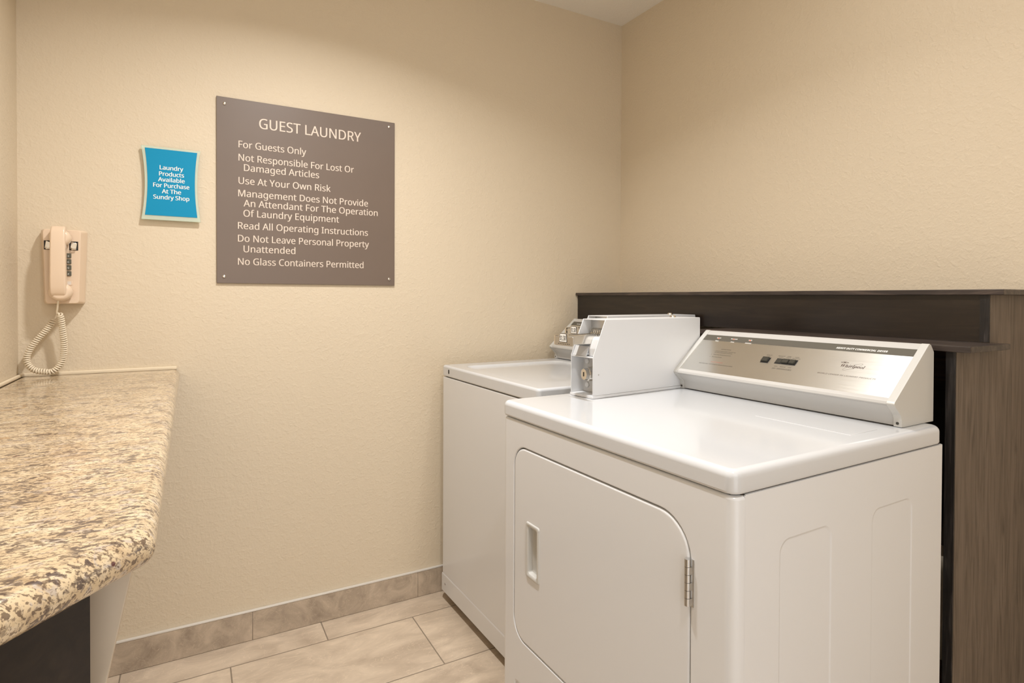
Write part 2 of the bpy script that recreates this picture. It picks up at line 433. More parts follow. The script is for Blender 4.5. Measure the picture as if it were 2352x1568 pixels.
# ================================================================ LEDGE with end panel behind the machines
led = thing('wall_ledge', 'dark espresso wooden ledge boxed along the right wall behind the machines, with brown end panel', 'ledge', (-0.25, -0.8, 0))
def lb(*a, **k): return MB().box(*a, **k)
LO = (-0.25, -0.8, 0)
YE = -1.5624
MB().box(-0.262, -0.003, -1.5905, -0.003, 1.1915, 1.2035, 0.0015).build('top_cap', 'espresso_worn', led, off=LO)
MB().box(-0.250, -0.232, -1.543, -0.004, 1.0845, 1.1915).build('fascia', 'espresso', led, off=LO)
MB().box(-0.4105, -0.2325, -1.593, -0.86, 1.0715, 1.0845, 0.0015).build('shelf', 'espresso_worn', led, off=LO)
pts = [(-0.3965, 0.001), (-0.3965, 1.0712), (-0.250, 1.0712), (-0.250, 1.1912), (-0.003, 1.1912), (-0.003, 0.001)]
MB().prism(pts, lambda x, z, y: Vector((x, y, z)), YE, YE+0.0185).build('end_panel', 'walnut_veneer', led, off=LO)
MB().box(-0.3995, -0.3967, YE+0.0006, YE+0.0185, 0.001, 1.0712).build('edge_band', 'espresso_edge', led, off=LO)
MB().box(-0.2530, -0.2502, YE+0.0006, YE+0.0185, 1.086, 1.1912).build('edge_band', 'espresso_edge', led, off=LO)
MB().box(-0.05, -0.032, YE+0.019, -0.86, 0.965, 1.0712).build('support_rail', 'red_brown_board', led, off=LO)
MB().box(-0.03, -0.014, YE+0.019, -0.86, 0.52, 1.0712).build('backing_board', 'espresso', led, off=LO)
MB().box(-0.018, -0.003, YE+0.019, -0.02, 0.001, 0.195).build('base_board', 'red_brown_board', led, off=LO)

# ================================================================ COUNTER
def poly_loop(V, rad, inset, n=8):
    """convex polygon (counter-clockwise) with rounded corners, shrunk by inset"""
    out = []; N = len(V)
    for i in range(N):
        p0, p, p1 = Vector(V[i-1]), Vector(V[i]), Vector(V[(i+1) % N])
        a = (p-p0).normalized(); c = (p1-p).normalized()
        na, nc = Vector((-a.y, a.x)), Vector((-c.y, c.x))
        r = max(rad[i]-inset, 0.0005)
        # corner centre: distance inset + r from both edges
        d = inset+r
        k = na.dot(nc)
        ctr = p+(na+nc)*(d/(1+k))
        a0 = math.atan2(-na.y, -na.x); a1 = math.atan2(-nc.y, -nc.x)
        while a1 < a0: a1 += 2*math.pi
        for q in range(n+1):
            t = a0+(a1-a0)*q/n; out.append((ctr.x+r*math.cos(t), ctr.y+r*math.sin(t)))
    return out
CT_Z, CT_T = 0.946, 0.040
V = [(-2.2325, -0.006), (-2.2325, -1.975), (-1.8265, -1.478), (-1.8265, -0.006)]
rad = [0.002, 0.002, 0.021, 0.002]
ctr_o = (-2.03, -0.9, 0)
ctr = thing('counter', 'speckled tan granite counter with rounded edge along the left wall under the phone', 'counter', ctr_o)
mb = MB(); ls = []
for k in range(13):
    a = math.pi/2-math.pi*k/12; r = CT_T/2
    ls.append([Vector((x, y, CT_Z-r+r*math.sin(a))) for x, y in poly_loop(V, rad, r*(1-math.cos(a)))])
mb.loops(ls).build('countertop', 'granite', ctr, angle=60, off=ctr_o)
cb = MB(); cb.box(-2.232, -1.835, -0.010, -0.0005, CT_Z-0.002, CT_Z+0.009, 0.003); cb.box(-2.2338, -2.224, -1.9, -0.004, CT_Z-0.002, CT_Z+0.007, 0.003)
cb.build('caulk_bead', 'caulk', ctr, off=ctr_o)
# dark panel closing the slanted end
d = Vector((-0.63, -0.777)).normalized(); nrm = Vector((-0.777, 0.63)).normalized()
p0 = Vector((-1.879, -1.493)); p1 = p0+d*0.555
q0, q1 = p0+nrm*0.018, p1+nrm*0.018
q1.x = max(q1.x, -2.232); p1.x = max(p1.x, -2.232)
mb = MB(); mb.loops([[Vector((p.x, p.y, z)) for p in (p0, q0, q1, p1)] for z in (0.001, CT_Z-CT_T-0.001)])
mb.build('end_board', 'espresso', ctr, off=ctr_o)
# tapered painted support behind it
pts = [(-2.232, CT_Z-CT_T-0.001), (-1.846, CT_Z-CT_T-0.001), (-2.03, 0.001), (-2.232, 0.001)]
MB().prism(pts, lambda x, z, y: Vector((x, y, z)), -1.432, -1.400, 0.002).build('support_bracket', 'painted_board', ctr, off=ctr_o)

# ================================================================ SIGNS
def wall_map(y): return lambda x, z, l: (x, y-l, z)
SX0, SX1, SZ0, SZ1 = -1.7198, -1.1117, 1.2255, 1.8463
so = (-1.4157, 0, 1.2255)
sg = thing('wall_sign', 'square brown wall sign headed GUEST LAUNDRY with cream rules', 'sign', so)
MB().box(SX0, SX1, -0.0075, -0.0015, SZ0, SZ1, 0.0008, 1).build('sign_board', 'sign_brown', sg, off=so)
TX = [("GUEST LAUNDRY", -1.5890, -1.2412, 1.7565, 0.0345),
 ("For Guests Only", -1.6532, -1.4356, 1.6841, 0.0228), ("Not Responsible For Lost Or", -1.6533, -1.2672, 1.6397, 0.0228), ("Damaged Articles", -1.6366, -1.3913, 1.6067, 0.0228),
 ("Use At Your Own Risk", -1.6534, -1.3511, 1.5618, 0.0228), ("Management Does Not Provide", -1.6543, -1.2150, 1.5193, 0.0228),
 ("An Attendant For The Operation", -1.6380, -1.1781, 1.4865, 0.0228), ("Of Laundry Equipment", -1.6384, -1.3212, 1.4523, 0.0228),
 ("Read All Operating Instructions", -1.6553, -1.2149, 1.4099, 0.0228), ("Do Not Leave Personal Property", -1.6553, -1.2109, 1.3668, 0.0228),
 ("Unattended", -1.6382, -1.4721, 1.3315, 0.0228), ("No Glass Containers Permitted", -1.6554, -1.2313, 1.2885, 0.0228)]
mp = wall_map(-0.0076)
groups = [[0], [1], [2, 3], [4], [5, 6, 7], [8], [9, 10], [11]]
for gi in groups:
    mb = MB()
    for i in gi: text_into(mb, TX[i][0], F_SANS, TX[i][1], TX[i][2], TX[i][3], TX[i][4], mp, weight=0.007)
    mb.build('heading' if gi == [0] else 'lettering', 'sign_letter', sg, off=so)
for x, z in ((-1.6953, 1.8245), (-1.1349, 1.8275), (-1.6975, 1.2480), (-1.1335, 1.2495)):
    MB().cyl((x, -0.0074, z), (x, -0.0092, z), 0.0052, n=16, dome=0.0022).build('screw', 'chrome', sg, off=so)

bo = (-1.848, 0, 1.418)
bs = thing('wall_sign', 'small blue wall sign with concave sides about laundry products, on clear green acrylic', 'sign', bo)
def hourglass(x0, x1, z0, z1, c, n=16):
    out = [(x0+(x1-x0)*k/6, z0) for k in range(6)]
    out += [(x1-c*(1-(2*k/n-1)**2), z0+(z1-z0)*k/n) for k in range(n)]
    out += [(x1+(x0-x1)*k/6, z1) for k in range(6)]
    out += [(x0+c*(1-(2*k/n-1)**2), z1+(z0-z1)*k/n) for k in range(n)]
    return out
fy = lambda x, z, y: Vector((x, y, z))
MB().prism(hourglass(-1.9305, -1.7664, 1.4225, 1.6540, 0.0095), fy, -0.0175, -0.0095, 0.0008, 1).build('acrylic_plate', 'acrylic', bs, off=bo)
MB().prism(hourglass(-1.9203, -1.7758, 1.4368, 1.6470, 0.0070), fy, -0.0186, -0.0177).build('blue_insert', 'sign_blue', bs, off=bo)
for x in (-1.90, -1.795):
    for z in (1.46, 1.62): MB().cyl((x, -0.0005, z), (x, -0.0096, z), 0.006, n=12).build('standoff', 'steel', bs, off=bo)
mb = MB(); mp = wall_map(-0.0187)
for t, a, c, z, h in (("Laundry", -1.88, -1.8158, 1.583, .0130), ("Products", -1.8818, -1.8136, 1.5633, .0130), ("Available", -1.8844, -1.8118, 1.545, .0130),
        ("For Purchase", -1.8977, -1.7987, 1.5265, .0130), ("At The", -1.8744, -1.8220, 1.5081, .0130), ("Sundry Shop", -1.8975, -1.7988, 1.4890, .0130)):
    text_into(mb, t, F_SANS, a, c, z, h, mp, weight=0.018)
mb.build('lettering', 'print_white', bs, off=bo)

# ================================================================ PHONE
po = (-2.124, 0, 1.157)
ph = thing('wall_phone', 'beige corded wall phone with push buttons hanging beside the left corner', 'phone', po)
mb = MB(); ls = []
for y, ix, iz, r in ((-0.0005, 0.0, 0.0, 0.006), (-0.020, 0.001, 0.0005, 0.007), (-0.047, 0.0095, 0.002, 0.009), (-0.0485, 0.0105, 0.003, 0.0095), (-0.049, 0.012, 0.0045, 0.010)):
    ls.append([Vector((-2.124+(x+2.124)*(1-0.13*(1.3765-z)/0.22), y, z)) for x, z in rr(-2.1785+ix, -2.0685-ix, 1.1565+iz, 1.3765-iz, r, 5)])
mb.loops(ls).build('phone_body', 'phone_shell', ph, angle=24, off=po)
# cradle hooks in their recesses
for x0, x1 in ((-2.1655, -2.1475), (-2.1065, -2.0855)):
    f = MB(); f.box(x0, x1, -0.0498, -0.0488, 1.3150, 1.3410); w = f.build('cradle_recess', 'button_well', ph, off=po)
    h = MB(); h.prism([(x0+0.002, 1.3185), (x1-0.0045, 1.3165), (x1-0.0020, 1.336), (x0+0.0050, 1.340)], fy, -0.0525, -0.0500, 0.0008, 1)
    h.tube([(x0+0.004, -0.052, 1.321), (x0+0.007, -0.057, 1.3175), (x1-0.004, -0.056, 1.3185)], 0.0022, 8)
    h.build('cradle_hook', 'chrome', w, off=po)
for c in range(3):
    for r_ in range(4):
        x0 = -2.1495+c*0.0170; z1 = 1.3058-r_*0.01745
        k = MB().box(x0, x0+0.0138, -0.0525, -0.0490, z1-0.0137, z1, 0.0012, 2).build('key', 'phone_key', ph, off=po)
        t = '123456789*0#'[r_*3+c]
        mb = MB(); text_into(mb, t, F_SANS, x0+0.0050, x0+0.0085, z1-0.0108, 0.0052, wall_map(-0.0526), '8')
        mb.build('key_legend', 'print_white', k, off=po)
w = MB().box(-2.142, -2.0995, -0.0502, -0.0488, 1.2120, 1.2255, 0.0006, 1).build('label_window', 'phone_shell', ph, off=po)
MB().box(-2.139, -2.1025, -0.0505, -0.0499, 1.2138, 1.2237).build('paper_label', 'phone_label', w, off=po)
# handset: grip bowed off the body, ear and mouth cups
def lerp(a, c, t): return a+(c-a)*t
hx = -2.1275
mb = MB(); ls = []
prof = [(1.3815, -0.066, -0.074, .0135), (1.3790, -0.058, -0.083, .0150), (1.366, -0.055, -0.090, .0160), (1.345, -0.057, -0.0935, .0163), (1.320, -0.064, -0.0955, .0165), (1.275, -0.071, -0.0965, .0168),
        (1.235, -0.069, -0.0960, .0172), (1.205, -0.060, -0.0940, .0174), (1.190, -0.056, -0.0910, .0174), (1.180, -0.058, -0.0860, .0165), (1.1765, -0.064, -0.0780, .0150)]
for z, yb, yf, hw in prof:
    hw *= 1.1
    ch_ = min(0.005, (yb-yf)*0.4, hw*0.5)
    ls.append([Vector((x, y, z)) for x, y in rr(hx-hw, hx+hw, yf, yb, [ch_, ch_, ch_, ch_], 3)])
mb.loops(ls)
hs = mb.build('handset', 'phone_shell', ph, angle=50, off=po)
def cup(zc, r, y0, y1):
    m_ = MB(); L_ = []
    for t, q in ((0, .80), (0.25, .97), (0.5, 1.0), (0.75, .97), (0.92, .85), (1, .6)):
        L_.append([Vector((hx+0.0035+r*q*math.cos(a), lerp(y0, y1, t), zc+r*q*0.92*math.sin(a))) for a in [2*math.pi*i/24 for i in range(24)]])
    return m_.loops(L_)
cup(1.3480, 0.0265, -0.0555, -0.087).build('earpiece', 'phone_shell', hs, angle=60, off=po)
cup(1.1920, 0.0290, -0.0505, -0.087).build('mouthpiece', 'phone_shell', hs, angle=60, off=po)
MB().box(hx-0.0055, hx+0.004, -0.082, -0.072, 1.1725, 1.1775).build('cord_socket', 'button_well', hs, off=po)
# coiled cord hanging in a loop down to the counter
path = [(-2.1283, -0.077, 1.172), (-2.1315, -0.070, 1.150), (-2.1345, -0.062, 1.1315), (-2.1285, -0.055, 1.1245), (-2.1255, -0.052, 1.108), (-2.1230, -0.050, 1.078), (-2.1200, -0.048, 1.040), (-2.1225, -0.047, 1.000), (-2.1330, -0.047, 0.974), (-2.1490, -0.048, 0.9605),
        (-2.1680, -0.046, 0.9615), (-2.1890, -0.043, 0.9665), (-2.2040, -0.040, 0.983), (-2.2070, -0.038, 1.006), (-2.1990, -0.036, 1.030), (-2.1830, -0.034, 1.056), (-2.1640, -0.032, 1.081), (-2.1500, -0.030, 1.104), (-2.1430, -0.024, 1.118), (-2.140, -0.018, 1.133), (-2.138, -0.016, 1.1570)]
def catmull(P, n):
    P = [Vector(p) for p in P]; P = [2*P[0]-P[1]]+P+[2*P[-1]-P[-2]]; out = []
    for i in range(1, len(P)-2):
        for k in range(n):
            t = k/n; a, c, d_, e = P[i-1], P[i], P[i+1], P[i+2]
            out.append(0.5*((2*c)+(d_-a)*t+(2*a-5*c+4*d_-e)*t*t+(3*c-a-3*d_+e)*t**3))
    return out+[P[-2]]
cp = catmull(path, 24)
s_ = [0.0]
for a, c in zip(cp[:-1], cp[1:]): s_.append(s_[-1]+(c-a).length)
def at(s):
    for i in range(len(s_)-1):
        if s_[i+1] >= s: break
    t = (s-s_[i])/max(s_[i+1]-s_[i], 1e-9); return cp[i].lerp(cp[i+1], t), (cp[min(i+2, len(cp)-1)]-cp[max(i-1, 0)]).normalized()
tot = s_[-1]; sA, sB = 0.045, tot-0.045
turns = int((sB-sA)/0.0061); hp = []
N = turns*14
for i in range(0, 14): hp.append(at(sA*i/14)[0])
u = None
for i in range(N+1):
    s = sA+(sB-sA)*i/N; p, dd = at(s)
    u = dd.orthogonal().normalized() if u is None else (u-dd*u.dot(dd)).normalized()
    w_ = dd.cross(u); a = 2*math.pi*i/14
    rad_ = 0.0066*min(1, i/20, (N-i)/20)
    hp.append(p+(u*math.cos(a)+w_*math.sin(a))*rad_)
for i in range(1, 15): hp.append(at(sB+(tot-sB)*i/14)[0])
mb = MB(); mb.tube(hp, 0.0024, 6)
mb.build('coiled_cord', 'cord_plastic', ph, angle=70, off=po)

# ================================================================ MACHINES
class Frame:
    """machine-local measurements -> the machine's own space, sized so that the top sits right"""
    def __init__(s, org, yaw_, S):
        s.S = S
        o = Vector((org[0], org[1], 0)); c2 = Vector((CAMP.x, CAMP.y, 0))
        s.loc = c2+(o-c2)*S; s.zf = CAMP.z-CAMP.z/S; s.yaw = yaw_
    def __call__(s, v): return Vector((v[0]*s.S, v[1]*s.S, (v[2]-s.zf)*s.S))

P_T = (0.6696-0.5255, 1.0839-0.9655)
def console(root, xf, y0, y1, map_x=lambda x: x, map_z=lambda z: z):
    """raised control console: two end caps, aluminium face, grey stripe, trims, lower fascia"""
    def pt(x, y, z): return Vector((map_x(x), y, map_z(z)))
    mpx = lambda x, z, y: pt(x, y, z)
    prof = [(0.5650, 0.9145), (0.5565, 0.9150), (0.5555, 0.9330), (0.5520, 0.9400), (0.5290, 0.9610), (0.5262, 0.9660), (0.5290, 0.9705), (0.6655, 1.0825), (0.6700, 1.0845), (0.6760, 1.0815), (0.6885, 1.0660), (0.6890, 0.9145)]
    for a, c in ((y0, y0+0.0165), (y1-0.0165, y1)):
        cap = MB(xf).prism(prof, mpx, a, c, 0.0012, 2).build('end_cap', 'plastic_white', root)
        MB(xf).cyl(pt(0.5572, (a+c)/2, 0.9225), pt(0.5552, (a+c)/2, 0.9225), 0.0030, n=12).build('screw', 'button_black', cap)
    a, c = y0+0.0160, y1-0.0160
    # lower fascia, sloped back under the knee
    MB(xf).prism([(0.5610, 0.9165), (0.5560, 0.9390), (0.5325, 0.9605), (0.60, 0.98), (0.66, 0.9165)], mpx, a, c).build('lower_fascia', 'plastic_grey', root)
    # bead under the face and rounded trim above it
    MB(xf).prism([(0.5318, 0.9606), (0.5288, 0.9640), (0.5300, 0.9700), (0.5375, 0.9760), (0.560, 0.97)], mpx, a, c, 0.0008, 2).build('bottom_trim', 'plastic_grey', root)
    def fp(t, d): return (0.5285+P_T[0]*t+0.632*d, 0.9675+P_T[1]*t-0.775*d)
    MB(xf).prism([fp(0.86, 0.0003), fp(0.93, -0.0008), fp(0.985, 0.001), (0.6820, 1.0690), (0.6820, 0.92), (0.60, 0.95), fp(0.86, 0.02)], mpx, a, c).build('top_trim', 'plastic_grey', root)
    # the aluminium face itself
    MB(xf).prism([fp(0.025, 0), fp(0.875, 0), fp(0.875, 0.003), fp(0.025, 0.003)], mpx, a+0.0004, c-0.0004).build('control_panel', 'brushed_aluminium', root)
    MB(xf).prism([fp(0.752, -0.0004), fp(0.876, -0.0004), fp(0.876, 0.0002), fp(0.752, 0.0002)], mpx, a+0.0008, c-0.0008).build('panel_stripe', 'stripe_grey', root)
    MB(xf).box(map_x(0.60), map_x(0.6885), a, c, map_z(0.9150), map_z(0.95)).build('console_back', 'plastic_white', root)
    LT = math.hypot(*P_T)
    # face map: u across (seen from the front, growing to the right), t up the slope in metres
    def fm(u, tm, l):
        x, z = fp(tm/LT, -l); return pt(x, -u, z)
    return fm, LT

def coin_box(root, xf, org, ang, Wd, Hh, Ls, slide_x=-0.070, raise_=0.0):
    """white sheet-steel coin meter: open notched front, lock, push slide with price tag"""
    ca, sa = math.cos(ang), math.sin(ang)
    def q(x, y, z): return Vector((org[0]+x*ca-y*sa, org[1]+x*sa+y*ca, org[2]+z))
    class B(MB):
        def __init__(s): super().__init__(lambda v: xf(q(*v)))
    hm = 0.1105; xs = 0.044; T = 0.0022
    side = [(0, 0.008), (0, hm), (xs, Hh), (Ls-0.003, Hh), (Ls, Hh-0.003), (Ls, 0.008)]
    m_ = B()
    mpx = lambda x, z, y: Vector((x, y, z))
    m_.prism(side, mpx, 0, T, 0.0006, 1); m_.prism(side, mpx, Wd-T, Wd, 0.0006, 1)
    m_.box(xs+0.0005, Ls, T*0.5, Wd-T*0.5, Hh-T, Hh)
    m_.box(Ls-T, Ls, T*0.5, Wd-T*0.5, 0.008, Hh)
    m_.box(0.0005, 0.075, T*0.5, Wd-T*0.5, hm-0.003, hm-0.0005)          # shelf between the two openings
    box = m_.build('coin_box', 'sheet_steel_white', root)
    B().box(-0.0015, Ls-0.06, -0.0015, Wd+0.0015, 0.0006, 0.0075, 0.0006, 1).build('base_flange', 'sheet_steel_white', box)
    # lower recess: grey lock plate with two dome screws and a chrome lock
    B().box(0.044, 0.047, T, Wd-T, 0.008, hm-0.003).build('lock_plate', 'sheet_steel_grey', box)
    for z in (0.027, 0.092): B().cyl((0.044, 0.0705, z), (0.0415, 0.0705, z), 0.0080, n=18, dome=0.0022).build('screw', 'sheet_steel_white', box)
    lk = B(); lk.cyl((0.044, 0.040, 0.060), (0.022, 0.046, 0.060), 0.0205, 0.0195, n=18); lk.cyl((0.022, 0.046, 0.060), (0.010, 0.048, 0.060), 0.0180, 0.0155, n=8)
    lock = lk.build('lock', 'chrome', box, angle=25)
    B().box(0.0088, 0.0102, 0.0470, 0.0492, 0.0545, 0.0660).build('keyhole', 'button_well', box)
    # upper notch: sloped guard, grey block, comb plate with teeth
    B().prism([(0.004, hm), (0.0165, hm+0.026), (0.0185, hm+0.026), (0.008, hm)], mpx, 0.034, Wd-T).build('guard_plate', 'sheet_steel_grey', box)
    B().prism([(0.014, hm), (0.014, hm+0.021), (0.024, hm+0.045), (0.032, hm+0.052), (0.070, hm+0.052), (0.070, hm)], mpx, T+0.001, 0.033, 0.002, 2).build('slide_housing', 'sheet_steel_grey', box)
    B().box(0.072, 0.075, T, Wd-T, hm, Hh-T).build('comb_plate', 'steel', box)
    for k in range(8):
        y = 0.016+k*0.0085
        B().tube([(0.072, y, hm+0.072), (0.060, y, hm+0.068), (0.064, y, hm+0.060), (0.054, y, hm+0.055), (0.056, y, hm+0.046)], 0.0020, 6).build('tooth', 'chrome', box)
    B().cyl((Ls*0.865, Wd*0.62, Hh-0.0005), (Ls*0.865, Wd*0.62, Hh+0.0035), 0.0100, 0.0085, n=14, dome=0.003).build('bolt', 'chrome', box)
    B().cyl((0.02, -0.0006, 0.063), (0.02, 0.0005, 0.063), 0.0020, n=10).build('pin', 'steel', box)
    # push slide
    sl = B(); zs = hm+0.0325+raise_
    sl.box(slide_x, 0.060, 0.030, 0.036, zs, zs+0.026, 0.0015, 2)
    sl.box(slide_x, 0.060, Wd-0.022, Wd-0.016, zs, zs+0.026, 0.0015, 2)
    sl.box(slide_x+0.004, 0.060, 0.034, Wd-0.018, zs+0.015, zs+0.018)
    slide = sl.build('coin_slide', 'chrome', root)
    zs += 0.0045
    fp_ = B(); fp_.prism(rr(-0.008, 0.066, zs-0.005, zs+0.019, 0.0025, 3), lambda y, z, x: Vector((x, y, z)), slide_x-0.003, slide_x, 0.0006, 1)
    fp_.prism([(0.010, zs+0.018), (0.055, zs+0.018), (0.049, zs+0.0275), (0.016, zs+0.0275)], lambda y, z, x: Vector((x, y, z)), slide_x-0.0028, slide_x-0.0004)
    fp_.build('slide_handle', 'steel', slide)
    B().prism([(0.016, zs+0.004), (0.048, zs+0.004), (0.0455, zs+0.0245), (0.0425, zs+0.0268), (0.0215, zs+0.0268), (0.0185, zs+0.0245)], lambda y, z, x: Vector((x, y, z)), slide_x-0.0036, slide_x-0.0029).build('tag_border', 'print_black', slide)
    B().prism([(0.0178, zs+0.0055), (0.0462, zs+0.0055), (0.0440, zs+0.0238), (0.0418, zs+0.0255), (0.0222, zs+0.0255), (0.0200, zs+0.0238)], lambda y, z, x: Vector((x, y, z)), slide_x-0.0040, slide_x-0.0035).build('price_tag', 'price_paper', slide)
    tm = B(); text_into(tm, serif_bold('$1.50'), F_MATH or F_SANS, -0.0434, -0.0206, zs+0.0090, 0.0125, lambda x, y, l: (slide_x-0.0041-l, -x, y), serif_bold('1'))
    tm.build('price_lettering', 'print_black', slide)
    hm_ = B()
    for k in range(7): hm_.box(slide_x-0.0034, slide_x-0.0029, 0.006+k*0.0072, 0.0095+k*0.0072, zs-0.0010, zs+0.0008)
    hm_.build('slide_notches', 'print_black', slide)
    return box

def lid(root, xf, d0, d1, w0, w1, z0, z1, r_plan, r_top, hole=None, name='top'):
    """enamelled top with rolled edges; optional sunk area"""
    m_ = MB(xf); L_ = []
    def plan(i): return rr(d0+i, d1-i, w0+i, w1-i, max(r_plan-i, 0.002), 6)
    seq = [(0.006, z0-0.001), (0.002, z0), (0.0, z0+0.004)]
    n = 6
    for k in range(n+1):
        a = k/n*math.pi/2; seq.append((r_top*(1-math.cos(a))*1.0, z1-r_top+r_top*math.sin(a)))
    for i, z in seq: L_.append([Vector((x, y, z)) for x, y in plan(i)])
    m_.loops(L_, cap0=True, cap1=(hole is None))
    if hole:
        h0, h1, g0, g1, rad_ = hole
        o_ = [Vector((x, y, z1)) for x, y in plan(r_top)]
        hl = [[Vector((x, y, z1-dz)) for x, y in rr(h0+i, h1-i, g0+i, g1-i, max(rad_-i*0.7, 0.004), 6)] for i, dz in ((0, 0), (0.002, 0.0004), (0.012, 0.0065), (0.015, 0.0072))]
        m_.holed(o_, [hl[0]]); m_.loops(hl, cap0=False, cap1=True)
    return m_.build(name, 'enamel_lid_dimmed', root, angle=40)

# ---- dryer
DX = Frame((-1.0639, -1.5568), DYAW, 0.96)
DW, DD, DT, DLB = 0.7277, 0.6652, 0.914, 0.8763
dr = thing('dryer', 'large white coin operated dryer with a hinged front door, nearest the camera', 'dryer', DX.loc, DYAW)
zb = DX.zf+0.022
# front shell wrapping round both corners, with the door opening
z1 = DLB-0.0035; RC = 0.020; x_back = 0.0262
def arc(cx, cy, a0, a1, r, n=6): return [(cx+r*math.cos(math.radians(a0+(a1-a0)*k/n)), cy+r*math.sin(math.radians(a0+(a1-a0)*k/n))) for k in range(n+1)]
fx = 0.003
right_plan = [(x_back, 0.0)]+arc(fx+RC, RC, 270, 180, RC)
left_plan = [(x, DW-y) for x, y in right_plan][::-1]
m_ = MB(DX)
rt_ = 0.007
def shell(plan):
    L_ = [[Vector((x, y, zb)) for x, y in plan], [Vector((x, y, z1-rt_)) for x, y in plan]]
    for k in range(1, 5):
        a = k/4*math.pi/2; ins = rt_*(1-math.cos(a)); z = z1-rt_+rt_*math.sin(a)
        L_.append([Vector((x+(ins if x < fx+RC else 0), y+(ins if y < DW/2 else -ins)*(1 if (x > fx+0.001) else 0), z)) for x, y in plan])
    m_.loops(L_, cap0=False, cap1=False, closed=False)
shell(right_plan); shell(left_plan)
dy0, dy1, dz0, dz1, drr = 0.0850, 0.6720, 0.3215, 0.8125, 0.055
def fr_loop(i, x, rad_=None): return [Vector((x, y, z)) for y, z in rr(dy0+i, dy1-i, dz0+i, dz1-i, [max(q_-i, 0.01) for q_ in (0.075, 0.055, 0.055, 0.075)] if rad_ is None else rad_, 10)]
o_ = [Vector((fx, RC, zb)), Vector((fx, DW-RC, zb)), Vector((fx, DW-RC, z1-rt_)), Vector((fx, RC, z1-rt_))]
tp = lambda i: rr(0.10+i, 0.664-i, DX.zf+0.10+i, 0.2165-i, 0.012, 5)
tloops = [[Vector((fx+dx, y, z)) for y, z in tp(i)] for i, dx in ((0, 0), (0.001, 0.0006), (0.004, 0.004))]
dl = [fr_loop(i, fx+dx) for i, dx in ((0, 0), (0.0015, 0.0005), (0.003, 0.0025), (0.0035, 0.016))]
m_.holed(o_, [dl[0], tloops[0]])
m_.loops(dl, cap0=False, cap1=True); m_.loops(tloops, cap0=False, cap1=True)
# rolled top edge of the flat front
topl = []
for k in range(5):
    a = k/4*math.pi/2; topl.append([Vector((fx+rt_*(1-math.cos(a)), y, z1-rt_+rt_*math.sin(a))) for y in (RC, DW/2, DW-RC)])
m_.loops(topl, cap0=False, cap1=False, closed=False)
m_.build('front_panel', 'enamel', dr, angle=50)
# side panels with two long embossed fields each
for sgn, yy in ((1, 0.0), (-1, DW)):
    s_m = MB(DX)
    def P3(x, dy, z): return Vector((x, yy+sgn*dy, z))
    outer = [P3(0.0295, 0.0015, zb), P3(DD, 0.0015, zb), P3(DD, 0.0015, z1), P3(0.0295, 0.0015, z1)]
    hs_ = []
    for a, c in ((0.1155, 0.2645), (0.3940, 0.5440)):
        Ls_ = [[P3(x, 0.0015+dy, z) for x, z in rr(a+i, c-i, 0.06+i, 0.7835-i, 0.024, 6)] for i, dy in ((0, 0), (0.0012, 0.0003), (0.0032, 0.0013), (0.0044, 0.0016))]
        hs_.append(Ls_[0]); s_m.loops(Ls_, cap0=False, cap1=True)
    s_m.holed(outer, hs_)
    s_m.loops([[P3(0.0275, 0.004, zb), P3(0.0275, 0.004, z1)], [P3(0.0280, 0.0022, zb), P3(0.0280, 0.0022, z1)], [P3(0.0295, 0.0015, zb), P3(0.0295, 0.0015, z1)]], cap0=False, cap1=False, closed=False)
    s_m.loops([[P3(0.0295, 0.0015, z1), P3(DD, 0.0015, z1)], [P3(0.0295, 0.005, z1+0.001), P3(DD, 0.005, z1+0.001)]], cap0=False, cap1=False, closed=False)
    s_m.build('side_panel', 'enamel', dr, angle=30)
MB(DX).box(0.024, DD-0.002, 0.0055, DW-0.0055, zb, DLB+0.004).build('cabinet', 'dark_gap', dr)
MB(DX).box(DD-0.0015, DD, 0.002, DW-0.002, zb, z1).build('back_panel', 'enamel', dr)
for x in (0.06, DD-0.06):
    for y in (0.06, DW-0.06): MB(DX).cyl((x, y, DX.zf+0.0005), (x, y, zb+0.002), 0.018, n=14).build('foot', 'button_black', dr)
lid(dr, DX, 0.0, DD, 0.0, DW, DLB, DT, 0.020, 0.013, name='top')
MB(DX).box(0.3990, 0.4960, 0.0460, 0.2620, DT-0.0005, DT+0.0008, 0.0006, 1).build('clear_label', 'enamel_lid_dimmed', dr)
# door
m_ = MB(DX); L_ = []
xin = fx+0.014
for i, x in ((0.0055, xin), (0.0055, fx+0.0035), (0.0062, fx+0.0015), (0.0080, fx+0.0003), (0.0100, fx)): L_.append(fr_loop(i, x))
hy0, hy1, hz0, hz1 = 0.5490, 0.6080, 0.4985, 0.6345
hole = [Vector((fx, y, z)) for y, z in rr(hy0+0.008, hy1-0.008, hz0+0.008, hz1-0.008, 0.006, 4)]
m_.loops(L_, cap0=True, cap1=False)
m_.holed(L_[-1], [hole])
door = m_.build('door', 'enamel', dr, angle=40)
m_ = MB(DX); L_ = []
for i, x, r_ in ((0.0, fx+0.0004, 0.006), (0.0008, fx-0.0020, 0.006), (0.0030, fx-0.0034, 0.006), (0.0075, fx-0.0032, 0.006), (0.0105, fx-0.0010, 0.006), (0.0120, fx+0.010, 0.005), (0.0180, fx+0.0125, 0.004)):
    L_.append([Vector((x, y, z)) for y, z in rr(hy0+i, hy1-i, hz0+i, hz1-i, r_, 4)])
m_.loops(L_, cap0=False, cap1=True).build('pull_handle', 'plastic_white', door, angle=45)
m_ = MB(DX)
zk = 0.6660
